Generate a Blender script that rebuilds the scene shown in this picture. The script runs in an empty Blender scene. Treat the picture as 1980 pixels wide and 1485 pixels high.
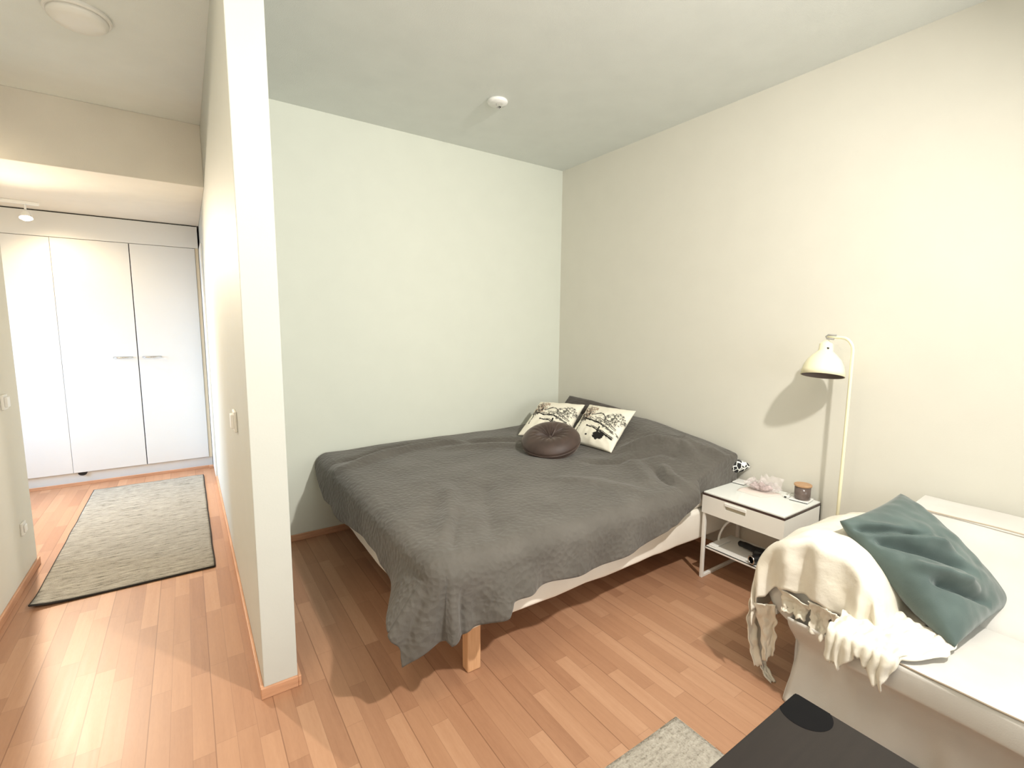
import bpy, bmesh, math, random
from mathutils import Vector, Matrix, noise
random.seed(7)
PI = math.pi
SC = bpy.context.scene
COL = SC.collection

# ------------------------------------------------------------------ camera
cam_d = bpy.data.cameras.new('camera')
cam = bpy.data.objects.new('camera', cam_d)
COL.objects.link(cam)
cam_d.sensor_width = 36.0
cam_d.lens = 919.85 / 1980 * 36.0
cam_d.clip_start = 0.05
_p, _y, _r = 0.120535581, 0.600394788, 0.00804206
fw = Vector((math.sin(_y)*math.cos(_p), math.cos(_y)*math.cos(_p), -math.sin(_p)))
r0 = Vector((math.cos(_y), -math.sin(_y), 0))
u0 = r0.cross(fw)
rt = r0*math.cos(_r) + u0*math.sin(_r)
up = -r0*math.sin(_r) + u0*math.cos(_r)
M = Matrix((rt, up, -fw)).transposed().to_4x4()
M.translation = Vector((0, 0, 1.45))
cam.matrix_world = M
SC.camera = cam

# ------------------------------------------------------------------ exposure, world
SC.view_settings.view_transform = 'Standard'
SC.view_settings.look = 'None'
SC.view_settings.gamma = 1.0
SC.view_settings.use_curve_mapping = False
SC.view_settings.exposure = 0.0
wd = bpy.data.worlds.new('world'); SC.world = wd
wd.use_nodes = True
wd.node_tree.nodes['Background'].inputs[0].default_value = (0.9, 0.93, 1.0, 1)
wd.node_tree.nodes['Background'].inputs[1].default_value = 0.3

# ------------------------------------------------------------------ lights
def light(name, kind, loc, power, color, target=None, **kw):
    d = bpy.data.lights.new(name, kind)
    d.energy = power; d.color = color
    for k, v in kw.items(): setattr(d, k, v)
    o = bpy.data.objects.new(name, d); COL.objects.link(o)
    o.location = loc
    if target is not None:
        o.rotation_euler = (Vector(target)-Vector(loc)).to_track_quat('-Z', 'Y').to_euler()
    return o
# ceiling lamp of the living room, above and behind the camera's right shoulder
light('ceiling_lamp_light', 'AREA', (1.50, -0.15, 2.62), 79, (1.0, 0.955, 0.89), (0.50, 1.85, 0.94), shape='DISK', size=0.11)
# soft fill light added behind the camera, from no seen source
light('rear_fill_light', 'AREA', (1.2, -2.5, 1.6), 56, (0.95, 0.98, 1.0), (1.0, 2.0, 2.2), shape='RECTANGLE', size=2.2, size_y=1.6)
# cool daylight entering the hall from the side room
light('side_room_daylight', 'AREA', (-2.45, 4.95, 1.3), 30, (0.40, 0.66, 1.0), (0.12, 5.35, 0.30), shape='RECTANGLE', size=0.8, size_y=1.3, spread=1.5)
# hall ceiling spots
light('track_spot_light_wardrobe', 'SPOT', (-0.95, 5.20, 2.22), 20, (1.0, 0.76, 0.46), (-0.75, 5.65, 1.45), spot_size=2.2, spot_blend=0.9, shadow_soft_size=0.04)
light('track_spot_light_floor', 'SPOT', (-1.07, 5.20, 2.22), 90, (1.0, 0.86, 0.66), (-0.44, 2.48, 0.0), spot_size=0.55, spot_blend=1.0, shadow_soft_size=0.03)
light('track_spot_light_hall', 'SPOT', (-1.07, 5.18, 2.22), 350, (1.0, 0.84, 0.64), (-0.25, 3.0, 0.0), spot_size=2.3, spot_blend=0.9, shadow_soft_size=0.06)
light('near_hall_warm_fill', 'AREA', (-0.35, 0.9, 2.7), 12, (1.0, 0.82, 0.62), (-0.4, 1.6, 0), shape='DISK', size=0.5)  # unseen warm fill, added above the near hall to brighten it

# ------------------------------------------------------------------ materials
def srgb(r, g, b):
    f = lambda c: (c/255/12.92) if c/255 <= 0.04045 else ((c/255+0.055)/1.055)**2.4
    return (f(r), f(g), f(b), 1)

class NT:
    def __init__(s, name):
        s.m = bpy.data.materials.new(name); s.m.use_nodes = True
        s.t = s.m.node_tree; s.n = s.t.nodes; s.b = s.n['Principled BSDF']
    def node(s, typ, **kw):
        nd = s.n.new(typ)
        for k, v in kw.items(): setattr(nd, k, v)
        return nd
    def link(s, a, b): s.t.links.new(a, b)
    def math(s, op, a, b=None, c=None):
        nd = s.node('ShaderNodeMath', operation=op)
        for i, v in enumerate((a, b, c)):
            if v is None: continue
            if isinstance(v, (int, float)): nd.inputs[i].default_value = v
            else: s.link(v, nd.inputs[i])
        return nd.outputs[0]
    def obj(s): return s.node('ShaderNodeTexCoord').outputs['Object']
    def noise(s, vec, scale, detail=3, rough=0.5):
        nd = s.node('ShaderNodeTexNoise'); nd.inputs['Scale'].default_value = scale
        nd.inputs['Detail'].default_value = detail; nd.inputs['Roughness'].default_value = rough
        s.link(vec, nd.inputs['Vector']); return nd.outputs[0]
    def mapping(s, vec, sc=(1, 1, 1), rot=(0, 0, 0)):
        nd = s.node('ShaderNodeMapping'); nd.inputs['Scale'].default_value = sc
        nd.inputs['Rotation'].default_value = rot; s.link(vec, nd.inputs['Vector']); return nd.outputs[0]
    def ramp(s, fac, stops):
        nd = s.node('ShaderNodeValToRGB'); e = nd.color_ramp.elements
        while len(e) < len(stops): e.new(0.5)
        for el, (p, c) in zip(e, stops): el.position = p; el.color = c
        s.link(fac, nd.inputs[0]); return nd.outputs[0]
    def bump(s, h, strength=0.5, dist=0.01, prev=None):
        nd = s.node('ShaderNodeBump'); nd.inputs['Strength'].default_value = strength
        nd.inputs['Distance'].default_value = dist; s.link(h, nd.inputs['Height'])
        if prev is not None: s.link(prev, nd.inputs['Normal'])
        s.link(nd.outputs[0], s.b.inputs['Normal']); return nd.outputs[0]

def plain(name, col, rough=0.5, metal=0.0, spec=0.5, bump=None, var=0.0, sheen=0.0, trans=0.0, ior=1.45, alpha=1.0):
    t = NT(name); b = t.b
    b.inputs['Base Color'].default_value = col; b.inputs['Roughness'].default_value = rough
    b.inputs['Metallic'].default_value = metal; b.inputs['Specular IOR Level'].default_value = spec
    b.inputs['Sheen Weight'].default_value = sheen; b.inputs['Transmission Weight'].default_value = trans
    b.inputs['IOR'].default_value = ior; b.inputs['Alpha'].default_value = alpha
    if var:
        n = t.noise(t.obj(), 6.0, 4)
        c2 = tuple(min(1, x*(1+var)) for x in col[:3])+(1,); c1 = tuple(x*(1-var) for x in col[:3])+(1,)
        t.link(t.ramp(n, [(0.3, c1), (0.7, c2)]), b.inputs['Base Color'])
    if bump:
        t.bump(t.noise(t.obj(), bump[0], 3), bump[1], bump[2] if len(bump) > 2 else 0.003)
    return t.m

WALL = plain('wall_paint', (0.71, 0.69, 0.61, 1), 0.75, bump=(160, 0.12, 0.002), var=0.012)
WALLB = plain('wall_paint_back', (0.69, 0.715, 0.63, 1), 0.75, bump=(160, 0.12, 0.002), var=0.012)
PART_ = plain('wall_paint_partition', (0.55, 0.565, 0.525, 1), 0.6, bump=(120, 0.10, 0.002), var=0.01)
CEIL = plain('ceiling_paint', (0.80, 0.83, 0.80, 1), 0.9, bump=(220, 0.3, 0.003), var=0.02)
CEILH = plain('hall_ceiling_paint', (0.80, 0.76, 0.68, 1), 0.9, bump=(220, 0.3, 0.003), var=0.02)
WHITE = plain('white_lacquer', (0.86, 0.86, 0.83, 1), 0.35, var=0.006)
WHITEC = plain('white_cabinet_foil', (0.74, 0.74, 0.72, 1), 0.4, var=0.006)
PLAST = plain('white_plastic', (0.82, 0.81, 0.76, 1), 0.4, var=0.01)
GREYP = plain('grey_plastic', (0.30, 0.29, 0.27, 1), 0.5, var=0.02)
DARK = plain('dark_recess', (0.02, 0.018, 0.016, 1), 0.7, var=0.05)
CHROME = plain('chrome', (0.62, 0.60, 0.56, 1), 0.22, metal=1.0, var=0.02)
WSTEEL = plain('white_powder_steel', (0.84, 0.83, 0.78, 1), 0.45, var=0.01)
BLACKP = plain('black_plastic', (0.008, 0.008, 0.009, 1), 0.45, var=0.05)

def mat_floor():
    t = NT('beech_parquet')
    sep = t.node('ShaderNodeSeparateXYZ'); t.link(t.obj(), sep.inputs[0])
    X, Y = sep.outputs[0], sep.outputs[1]
    w = 0.0655
    xs = t.math('DIVIDE', X, w)
    row = t.math('FLOOR', xs)
    wn = t.node('ShaderNodeTexWhiteNoise', noise_dimensions='1D'); t.link(row, wn.inputs['W'])
    ys = t.math('MULTIPLY_ADD', Y, 1/0.46, t.math('MULTIPLY', wn.outputs['Value'], 7.0))
    cell = t.math('FLOOR', ys)
    cmb = t.node('ShaderNodeCombineXYZ'); t.link(row, cmb.inputs[0]); t.link(cell, cmb.inputs[1])
    wn2 = t.node('ShaderNodeTexWhiteNoise', noise_dimensions='2D'); t.link(cmb.outputs[0], wn2.inputs['Vector'])
    v = wn2.outputs['Value']
    # grain, shifted per strip
    off = t.node('ShaderNodeCombineXYZ'); t.link(t.math('MULTIPLY', v, 13.0), off.inputs[2])
    add = t.node('ShaderNodeVectorMath', operation='ADD')
    t.link(t.mapping(t.obj(), (28, 1.6, 1)), add.inputs[0]); t.link(off.outputs[0], add.inputs[1])
    g = t.noise(add.outputs[0], 1.6, 5, 0.6)
    fl = t.noise(t.mapping(t.obj(), (160, 30, 1)), 1.0, 2)
    tone = t.math('ADD', t.math('MULTIPLY_ADD', v, 0.36, 0.11), t.math('MULTIPLY', g, 0.34))
    tone = t.math('ADD', tone, t.math('MULTIPLY', fl, 0.12))
    col = t.ramp(tone, [(0.15, srgb(138, 98, 74)), (0.38, srgb(162, 120, 92)), (0.60, srgb(176, 134, 104)), (0.88, srgb(194, 154, 124))])
    fx = t.math('FRACT', xs); fy = t.math('FRACT', ys)
    ex = t.math('MINIMUM', fx, t.math('SUBTRACT', 1.0, fx))
    ey = t.math('MINIMUM', fy, t.math('SUBTRACT', 1.0, fy))
    gx = t.math('LESS_THAN', ex, 0.014); gy = t.math('LESS_THAN', ey, 0.0022)
    bx = t.math('DIVIDE', X, w*3); fb = t.math('FRACT', bx)
    eb = t.math('LESS_THAN', t.math('MINIMUM', fb, t.math('SUBTRACT', 1.0, fb)), 0.009)
    gr = t.math('MAXIMUM', t.math('MULTIPLY', t.math('MAXIMUM', gx, gy), 0.28), t.math('MULTIPLY', eb, 0.5))
    mix = t.node('ShaderNodeMix', data_type='RGBA'); t.link(gr, mix.inputs[0]); t.link(col, mix.inputs[6])
    mix.inputs[7].default_value = srgb(98, 60, 40)
    t.link(mix.outputs[2], t.b.inputs['Base Color'])
    t.b.inputs['Roughness'].default_value = 0.36
    t.link(t.math('MULTIPLY_ADD', g, 0.10, 0.38), t.b.inputs['Roughness'])
    t.bump(t.math('SUBTRACT', t.math('MULTIPLY', g, 0.15), gr), 0.25, 0.001)
    return t.m
FLOOR = mat_floor()

def mat_wood(name, c1, c2, sc=(3, 40, 40), rough=0.5):
    t = NT(name)
    n = t.noise(t.mapping(t.obj(), sc), 1.0, 4, 0.6)
    t.link(t.ramp(n, [(0.3, c1), (0.7, c2)]), t.b.inputs['Base Color'])
    t.b.inputs['Roughness'].default_value = rough
    t.bump(n, 0.1, 0.001)
    return t.m
SKIRT = mat_wood('skirting_wood', srgb(186, 138, 106), srgb(208, 160, 126), (6, 6, 80))
LEGW = mat_wood('birch_leg', srgb(208, 160, 118), srgb(228, 184, 142), (60, 60, 4))
LIDW = mat_wood('lid_wood', srgb(172, 132, 96), srgb(198, 160, 122), (90, 12, 12))

def mat_blanket():
    t = NT('charcoal_quilted_bedspread')
    o = t.obj()
    vo = t.node('ShaderNodeTexVoronoi', feature='SMOOTH_F1'); vo.inputs['Scale'].default_value = 42
    vo.inputs['Smoothness'].default_value = 0.35
    wob = t.node('ShaderNodeVectorMath', operation='ADD'); t.link(o, wob.inputs[0])
    nn = t.node('ShaderNodeTexNoise'); nn.inputs['Scale'].default_value = 9; t.link(o, nn.inputs['Vector'])
    sc = t.node('ShaderNodeVectorMath', operation='SCALE'); sc.inputs['Scale'].default_value = 0.04
    t.link(nn.outputs['Color'], sc.inputs[0]); t.link(sc.outputs[0], wob.inputs[1])
    t.link(wob.outputs[0], vo.inputs['Vector'])
    n = t.noise(o, 5.0, 4)
    t.link(t.ramp(n, [(0.3, srgb(84, 80, 74)), (0.7, srgb(97, 93, 87))]), t.b.inputs['Base Color'])
    t.b.inputs['Roughness'].default_value = 0.78; t.b.inputs['Sheen Weight'].default_value = 0.18
    t.b.inputs['Sheen Roughness'].default_value = 0.5; t.b.inputs['Specular IOR Level'].default_value = 0.3
    b1 = t.bump(vo.outputs['Distance'], 0.42, 0.012)
    t.bump(t.noise(o, 320, 2), 0.22, 0.002, b1)
    return t.m
BLANKET = mat_blanket()

def mat_fabric(name, c1, c2, rough=0.85, weave=260, wr=8.0, wrs=0.35, sheen=0.1, dist=0.01):
    t = NT(name); o = t.obj()
    t.link(t.ramp(t.noise(o, 7, 3), [(0.3, c1), (0.7, c2)]), t.b.inputs['Base Color'])
    t.b.inputs['Roughness'].default_value = rough; t.b.inputs['Sheen Weight'].default_value = sheen
    t.b.inputs['Specular IOR Level'].default_value = 0.25
    b1 = t.bump(t.noise(o, wr, 3, 0.45), wrs, dist)
    t.bump(t.noise(o, weave, 2), 0.15, 0.002, b1)
    return t.m
SHEET = mat_fabric('white_bed_cover', (0.86, 0.81, 0.72, 1), (0.90, 0.86, 0.78, 1), wr=10, wrs=0.3)
SOFAC = mat_fabric('white_sofa_cover', (0.60, 0.575, 0.53, 1), (0.65, 0.63, 0.59, 1), wr=5, wrs=0.3)
THROW = mat_fabric('cream_cotton_throw', (0.72, 0.67, 0.56, 1), (0.78, 0.735, 0.64, 1), wr=26, wrs=0.4, dist=0.008)
GREEN = mat_fabric('dark_teal_cotton', srgb(70, 84, 81), srgb(88, 104, 100), rough=0.6, sheen=0.3, wr=7, wrs=0.4, dist=0.02)
DPILL = mat_fabric('charcoal_pillowcase', srgb(74, 68, 64), srgb(86, 80, 75))

def mat_velvet():
    t = NT('brown_velvet'); o = t.obj()
    t.link(t.ramp(t.noise(o, 14, 3), [(0.3, srgb(56, 43, 38)), (0.7, srgb(74, 58, 51))]), t.b.inputs['Base Color'])
    t.b.inputs['Roughness'].default_value = 0.55; t.b.inputs['Sheen Weight'].default_value = 0.45
    t.b.inputs['Sheen Roughness'].default_value = 0.35; t.b.inputs['Sheen Tint'].default_value = (0.8, 0.7, 0.62, 1)
    t.bump(t.noise(o, 60, 2), 0.1, 0.003)
    return t.m
VELVET = mat_velvet()

def mat_attr(name, rough=0.8):
    t = NT(name)
    a = t.node('ShaderNodeAttribute'); a.attribute_name = 'print'
    t.link(a.outputs['Color'], t.b.inputs['Base Color'])
    t.b.inputs['Roughness'].default_value = rough; t.b.inputs['Specular IOR Level'].default_value = 0.25
    t.bump(t.noise(t.obj(), 14, 3), 0.3, 0.008)
    return t.m
PRINT = mat_attr('ink_print_fabric')

def mat_zebra():
    t = NT('black_white_branch_print'); o = t.obj()
    vo = t.node('ShaderNodeTexVoronoi', feature='DISTANCE_TO_EDGE'); vo.inputs['Scale'].default_value = 34
    t.link(t.mapping(o, (1, 1, 0.7), (0.5, 0.3, 0.6)), vo.inputs['Vector'])
    t.link(t.ramp(vo.outputs['Distance'], [(0.06, (0.85, 0.85, 0.80, 1)), (0.09, (0.01, 0.01, 0.012, 1))]), t.b.inputs['Base Color'])
    t.b.inputs['Roughness'].default_value = 0.8
    return t.m
ZEBRA = mat_zebra()

def mat_rug(name, c1, c2, c3, sx, sy, strength=0.8, dist=0.01):
    t = NT(name); o = t.obj()
    wv = t.node('ShaderNodeVectorMath', operation='MULTIPLY_ADD')
    nn = t.node('ShaderNodeTexNoise'); nn.inputs['Scale'].default_value = 7; t.link(o, nn.inputs['Vector'])
    t.link(nn.outputs['Color'], wv.inputs[0]); wv.inputs[1].default_value = (0.0, 0.05, 0); t.link(o, wv.inputs[2]); o = wv.outputs[0]
    n = t.noise(t.mapping(o, (sx, sy, 1)), 1.0, 4, 0.55)
    n2 = t.noise(t.mapping(o, (sx*4, sy*1.3, 1)), 1.0, 3, 0.5)
    f = t.noise(o, 180, 2)
    m = t.math('ADD', t.math('MULTIPLY', n, 0.6), t.math('MULTIPLY', n2, 0.4))
    t.link(t.ramp(t.math('MULTIPLY_ADD', f, 0.18, t.math('MULTIPLY', m, 0.82)), [(0.36, c1), (0.46, c2), (0.62, c3)]), t.b.inputs['Base Color'])
    t.b.inputs['Roughness'].default_value = 0.95; t.b.inputs['Specular IOR Level'].default_value = 0.15
    t.bump(t.math('ADD', m, t.math('MULTIPLY', f, 0.2)), strength, dist)
    return t.m
RUG1 = mat_rug('grey_woven_runner', srgb(96, 93, 86), srgb(146, 142, 133), srgb(170, 166, 156), 6, 52, 1.0, 0.02)
RUG2 = mat_rug('light_grey_tufted_rug', srgb(140, 134, 122), srgb(166, 160, 148), srgb(186, 180, 168), 36, 70, 0.9, 0.012)
BIND = plain('dark_rug_binding', srgb(44, 40, 36), 0.9, var=0.1)

def mat_table():
    t = NT('black_brown_tabletop'); o = t.obj()
    n = t.noise(t.mapping(o, (3, 60, 1)), 1.0, 4)
    t.link(t.ramp(n, [(0.3, srgb(24, 18, 18)), (0.7, srgb(33, 26, 25))]), t.b.inputs['Base Color'])
    t.b.inputs['Roughness'].default_value = 0.36
    t.bump(n, 0.05, 0.001)
    return t.m
TABLE = mat_table()
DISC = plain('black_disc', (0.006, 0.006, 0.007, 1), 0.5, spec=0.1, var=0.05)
LAMPM = plain('cream_lamp_enamel', srgb(240, 234, 200), 0.3, var=0.01)
LAMPIN = plain('lamp_inside', srgb(120, 108, 102), 0.6, var=0.03)
GLASSJ = plain('smoked_candle_glass', srgb(150, 132, 124), 0.12, trans=0.55, ior=1.45, var=0.03)
def mat_film():
    t = NT('clear_plastic_film'); o = t.obj()
    t.b.inputs['Base Color'].default_value = (0.88, 0.80, 0.79, 1)
    t.b.inputs['Roughness'].default_value = 0.18
    t.b.inputs['Alpha'].default_value = 0.20
    t.bump(t.noise(o, 60, 3), 0.5, 0.004)
    return t.m
FILM = mat_film()
PINKP = plain('pale_pink_paper', srgb(240, 228, 220), 0.6, var=0.02)
PINK = plain('coral_pink_cloth', srgb(232, 120, 112), 0.7, var=0.08)
EDGE = plain('smoked_glass_edge', srgb(72, 56, 52), 0.2, var=0.05)
TOPW = plain('white_glass_top', (0.86, 0.88, 0.84, 1), 0.12, var=0.004)
BULB = NT('lit_bulb')
BULB.b.inputs['Emission Color'].default_value = (1.0, 0.93, 0.82, 1)
BULB.b.inputs['Emission Strength'].default_value = 30.0
BULB = BULB.m

# ------------------------------------------------------------------ mesh helpers
def link(name, me, mat, parent=None, loc=None, smooth=False):
    me.materials.append(mat) if not isinstance(mat, (list, tuple)) else [me.materials.append(m) for m in mat]
    if smooth:
        for p in me.polygons: p.use_smooth = True
    o = bpy.data.objects.new(name, me); COL.objects.link(o)
    if parent: o.parent = parent
    if loc: o.location = loc
    return o
def bmobj(name, bm, mat, parent=None, loc=None, smooth=False):
    bmesh.ops.recalc_face_normals(bm, faces=bm.faces)
    me = bpy.data.meshes.new(name); bm.to_mesh(me); bm.free()
    return link(name, me, mat, parent, loc, smooth)
def root(name, loc, label, cat, group=None):
    o = bpy.data.objects.new(name, None); COL.objects.link(o); o.location = loc; o.empty_display_size = 0.1
    return tag(o, label, cat, group)
def tag(o, label, cat, group=None):
    o['label'] = label; o['category'] = cat
    if group: o['group'] = group
    return o
def struct(o): o['kind'] = 'structure'; return o
def box(bm, x0, x1, y0, y1, z0, z1, bev=0.0, seg=2):
    m = Matrix.Translation(((x0+x1)/2, (y0+y1)/2, (z0+z1)/2)) @ Matrix.Diagonal((x1-x0, y1-y0, z1-z0, 1))
    r = bmesh.ops.create_cube(bm, size=1, matrix=m)
    if bev:
        es = list({e for v in r['verts'] for e in v.link_edges})
        bmesh.ops.bevel(bm, geom=es, offset=bev, segments=seg, profile=0.5, affect='EDGES')
def boxo(name, x0, x1, y0, y1, z0, z1, mat, parent=None, bev=0.0, seg=2, off=(0, 0, 0), smooth=False):
    bm = bmesh.new(); box(bm, x0-off[0], x1-off[0], y0-off[1], y1-off[1], z0-off[2], z1-off[2], bev, seg)
    return bmobj(name, bm, mat, parent, None, smooth)
def lathe(bm, prof, c=(0, 0, 0), n=40, close=False):
    rings = []
    for r, z in prof:
        if r < 1e-6: rings.append([bm.verts.new((c[0], c[1], c[2]+z))])
        else: rings.append([bm.verts.new((c[0]+r*math.cos(2*PI*i/n), c[1]+r*math.sin(2*PI*i/n), c[2]+z)) for i in range(n)])
    for a, b in zip(rings, rings[1:]):
        for i in range(n):
            j = (i+1) % n
            if len(a) == 1 and len(b) == 1: continue
            if len(a) == 1: bm.faces.new((a[0], b[i], b[j]))
            elif len(b) == 1: bm.faces.new((a[i], a[j], b[0]))
            else: bm.faces.new((a[i], a[j], b[j], b[i]))
def tube(bm, pts, rad, n=12, caps=True):
    pts = [Vector(p) for p in pts]; rings = []
    rads = rad if isinstance(rad, (list, tuple)) else [rad]*len(pts)
    t0 = (pts[1]-pts[0]).normalized()
    ref = Vector((0, 0, 1)) if abs(t0.z) < 0.9 else Vector((1, 0, 0))
    nrm = (ref - t0*ref.dot(t0)).normalized()
    for i, p in enumerate(pts):
        t = (pts[min(i+1, len(pts)-1)]-pts[max(i-1, 0)]).normalized()
        nrm = (nrm - t*nrm.dot(t)).normalized(); bn = t.cross(nrm)
        rings.append([bm.verts.new(p+(nrm*math.cos(2*PI*k/n)+bn*math.sin(2*PI*k/n))*rads[i]) for k in range(n)])
    for a, b in zip(rings, rings[1:]):
        for i in range(n): bm.faces.new((a[i], a[(i+1) % n], b[(i+1) % n], b[i]))
    if caps: bm.faces.new(rings[0]); bm.faces.new(rings[-1])
def smoothpath(pts, k=8):
    pts = [Vector(p) for p in pts]; out = []
    P = [pts[0]*2-pts[1]]+pts+[pts[-1]*2-pts[-2]]
    for i in range(1, len(P)-2):
        a, b, c, d = P[i-1:i+3]
        for s in range(k):
            t = s/k
            out.append(0.5*((2*b)+(c-a)*t+(2*a-5*b+4*c-d)*t*t+(3*b-a-3*c+d)*t**3))
    out.append(pts[-1]); return out
def extr(bm, poly, axis, a, b):
    """closed polygon (2D) extruded along an axis between a and b"""
    def P(q, s):
        if axis == 'y': return (q[0], s, q[1])
        if axis == 'x': return (s, q[0], q[1])
        return (q[0], q[1], s)
    A = [bm.verts.new(P(q, a)) for q in poly]; B = [bm.verts.new(P(q, b)) for q in poly]
    n = len(poly)
    for i in range(n): bm.faces.new((A[i], A[(i+1) % n], B[(i+1) % n], B[i]))
    bm.faces.new(A); bm.faces.new(B)
def sstep(a, b, x):
    t = max(0.0, min(1.0, (x-a)/(b-a))); return t*t*(3-2*t)
def interp(tab, x):
    if x <= tab[0][0]: return tab[0][1]
    for (a, va), (b, vb) in zip(tab, tab[1:]):
        if x <= b: return va+(vb-va)*(x-a)/(b-a)
    return tab[-1][1]
def nz(x, y=0.0, z=0.0): return noise.noise(Vector((x, y, z)))
def gridmesh(name, f, nu, nv):
    vs = []; fs = []
    for j in range(nv+1):
        for i in range(nu+1): vs.append(f(i/nu, j/nv))
    for j in range(nv):
        for i in range(nu):
            a = j*(nu+1)+i; fs.append((a, a+1, a+nu+2, a+nu+1))
    me = bpy.data.meshes.new(name); me.from_pydata([tuple(v) for v in vs], [], fs); return me
def solid(o, th, off=0.0):
    m = o.modifiers.new('thickness', 'SOLIDIFY'); m.thickness = th; m.offset = off; return o
def subd(o, lv=1):
    m = o.modifiers.new('smooth', 'SUBSURF'); m.levels = lv; m.render_levels = lv; return o

# ------------------------------------------------------------------ room
XR, YB, H = 2.813, 3.35, 2.80
XP0, XP1, YP = 0.17, 0.292, 1.945     # partition wall
XL, YL = -0.82, 3.86                   # left wall and where it ends
YW = 5.65                              # wardrobe front
ZS = 2.39                              # lowered hall ceiling
YN = -2.6
struct(boxo('floor', -2.75, XR+0.15, YN-0.15, 6.4, -0.12, 0.0, FLOOR))
struct(boxo('ceiling', -2.75, XR+0.15, YN-0.15, 6.4, H, H+0.12, CEIL))
struct(boxo('wall_back', XP1-0.01, XR+0.15, YB, YB+0.12, 0, H, WALLB))
struct(boxo('wall_right', XR, XR+0.15, YN, YB, 0, H, WALL))
struct(boxo('wall_near', -0.97, XR+0.15, YN-0.15, YN, 0, H, WALL))
struct(boxo('wall_partition', XP0, XP1, YP, 6.3, 0, H, PART_, bev=0.003))
struct(boxo('wall_left', XL-0.15, XL, YN, YL, 0, H, WALL))
struct(boxo('wall_side_room', -2.75, -2.6, YL-0.15, 6.4, 0, H, WALL))
struct(boxo('wall_side_room_near', -2.6, XL-0.15, YL-0.15, YL, 0, H, WALL))
struct(boxo('wall_far', -2.6, XP0, 6.28, 6.4, 0, H, WALL))
struct(boxo('ceiling_lowered', -2.6, XP0, 4.06, 6.28, ZS, H, CEILH, bev=0.003))
# skirtings
def skirt(name, x0, x1, y0, y1): struct(boxo(name, x0, x1, y0, y1, 0, 0.045, SKIRT, bev=0.003))
skirt('baseboard_back', XP1+0.012, XR, YB-0.012, YB)
skirt('baseboard_right', XR-0.012, XR, YN, YB-0.012)
skirt('baseboard_partition_bedroom', XP1, XP1+0.012, YP-0.012, YB-0.012)
skirt('baseboard_partition_end', XP0-0.012, XP1, YP-0.012, YP)
skirt('baseboard_partition_hall', XP0-0.012, XP0, YP, 5.1)
skirt('baseboard_left', XL, XL+0.012, YN, YL+0.012)
skirt('baseboard_left_end', XL-0.15, XL, YL, YL+0.012)
# white door casing at the end of the hall wall
def casing():
    bm = bmesh.new()
    box(bm, XP0-0.014, XP0, 5.12, 5.55, 0.03, 2.16, 0.003)
    return struct(bmobj('door_1', bm, WHITE))
casing()
struct(boxo('trim_1', -2.0, XP0-0.014, 5.600, 5.612, 0, 0.028, SKIRT, bev=0.002))
struct(boxo('trim_2', XP0-0.05, XP0-0.014, 5.57, 5.60, 0.0, 0.026, SKIRT, bev=0.002))

# ------------------------------------------------------------------ wardrobe
wr = root('built_in_wardrobe', (-0.65, YW+0.3, 0), 'tall white built-in wardrobe with flat doors at the end of the hall', 'wardrobe')
WO = (-0.65, YW+0.3, 0)
def wb(name, x0, x1, y0, y1, z0, z1, mat, parent=wr, bev=0.002): return boxo(name, x0, x1, y0, y1, z0, z1, mat, parent, bev, 2, WO)
wb('carcass', -1.98, 0.155, YW+0.022, YW+0.6, 0.10, 2.388, WHITEC)
wb('plinth', -1.98, 0.155, YW+0.02, YW+0.05, 0.0, 0.10, WHITEC)
wb('filler_panel', -1.98, 0.155, YW+0.001, YW+0.021, 2.176, 2.380, WHITEC)
wb('edge_strip', 0.128, 0.1555, YW+0.006, YW+0.022, 0.10, 2.176, plain('beige_edge_strip', srgb(226, 214, 190), 0.5, var=0.02))
for k, (a, b, gap) in enumerate([(-1.96, -1.434, 0.001), (-1.431, -0.9065, 0.001), (-0.9045, -0.3795, 0.001), (-0.3725, 0.126, 0.001)]):
    d = wb('door', a, b, YW, YW+0.019, 0.105, 2.172, WHITEC)
    if k in (2, 3):
        x0, x1 = (-0.556, -0.414) if k == 2 else (-0.343, -0.198)
        bm = bmesh.new()
        pts = [Vector(((x0+x1)/2 + (x1-x0)/2*math.cos(PI-PI*i/20), YW-0.004-0.045*math.sin(PI*i/20), 1.136)) - Vector(WO) for i in range(21)]
        tube(bm, pts, 0.0042, 10)
        h = bmobj('handle', bm, CHROME, d, smooth=True)
        bm = bmesh.new(); box(bm, x0-WO[0], x1-WO[0], YW-0.006-WO[1], YW-WO[1], 1.131, 1.143, 0.001)
        bmobj('handle_shade_strip', bm, GREYP, h)  # grey strip stands in for the dark shade line behind the bow
wb('dark_gap', -0.379, -0.373, YW+0.012, YW+0.0215, 0.105, 2.172, DARK)
wb('top_gap', -1.98, 0.15, YW+0.012, YW+0.0215, 2.381, 2.3895, DARK)
# small half-round black bumper under the middle door
bm = bmesh.new()
extr(bm, [(-0.845+0.032*math.cos(PI+PI*i/14)-WO[0], 0.100+0.026*math.sin(PI+PI*i/14)) for i in range(15)], 'y', YW+0.004-WO[1], YW+0.0195-WO[1])
bmobj('bumper', bm, BLACKP, wr)

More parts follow.
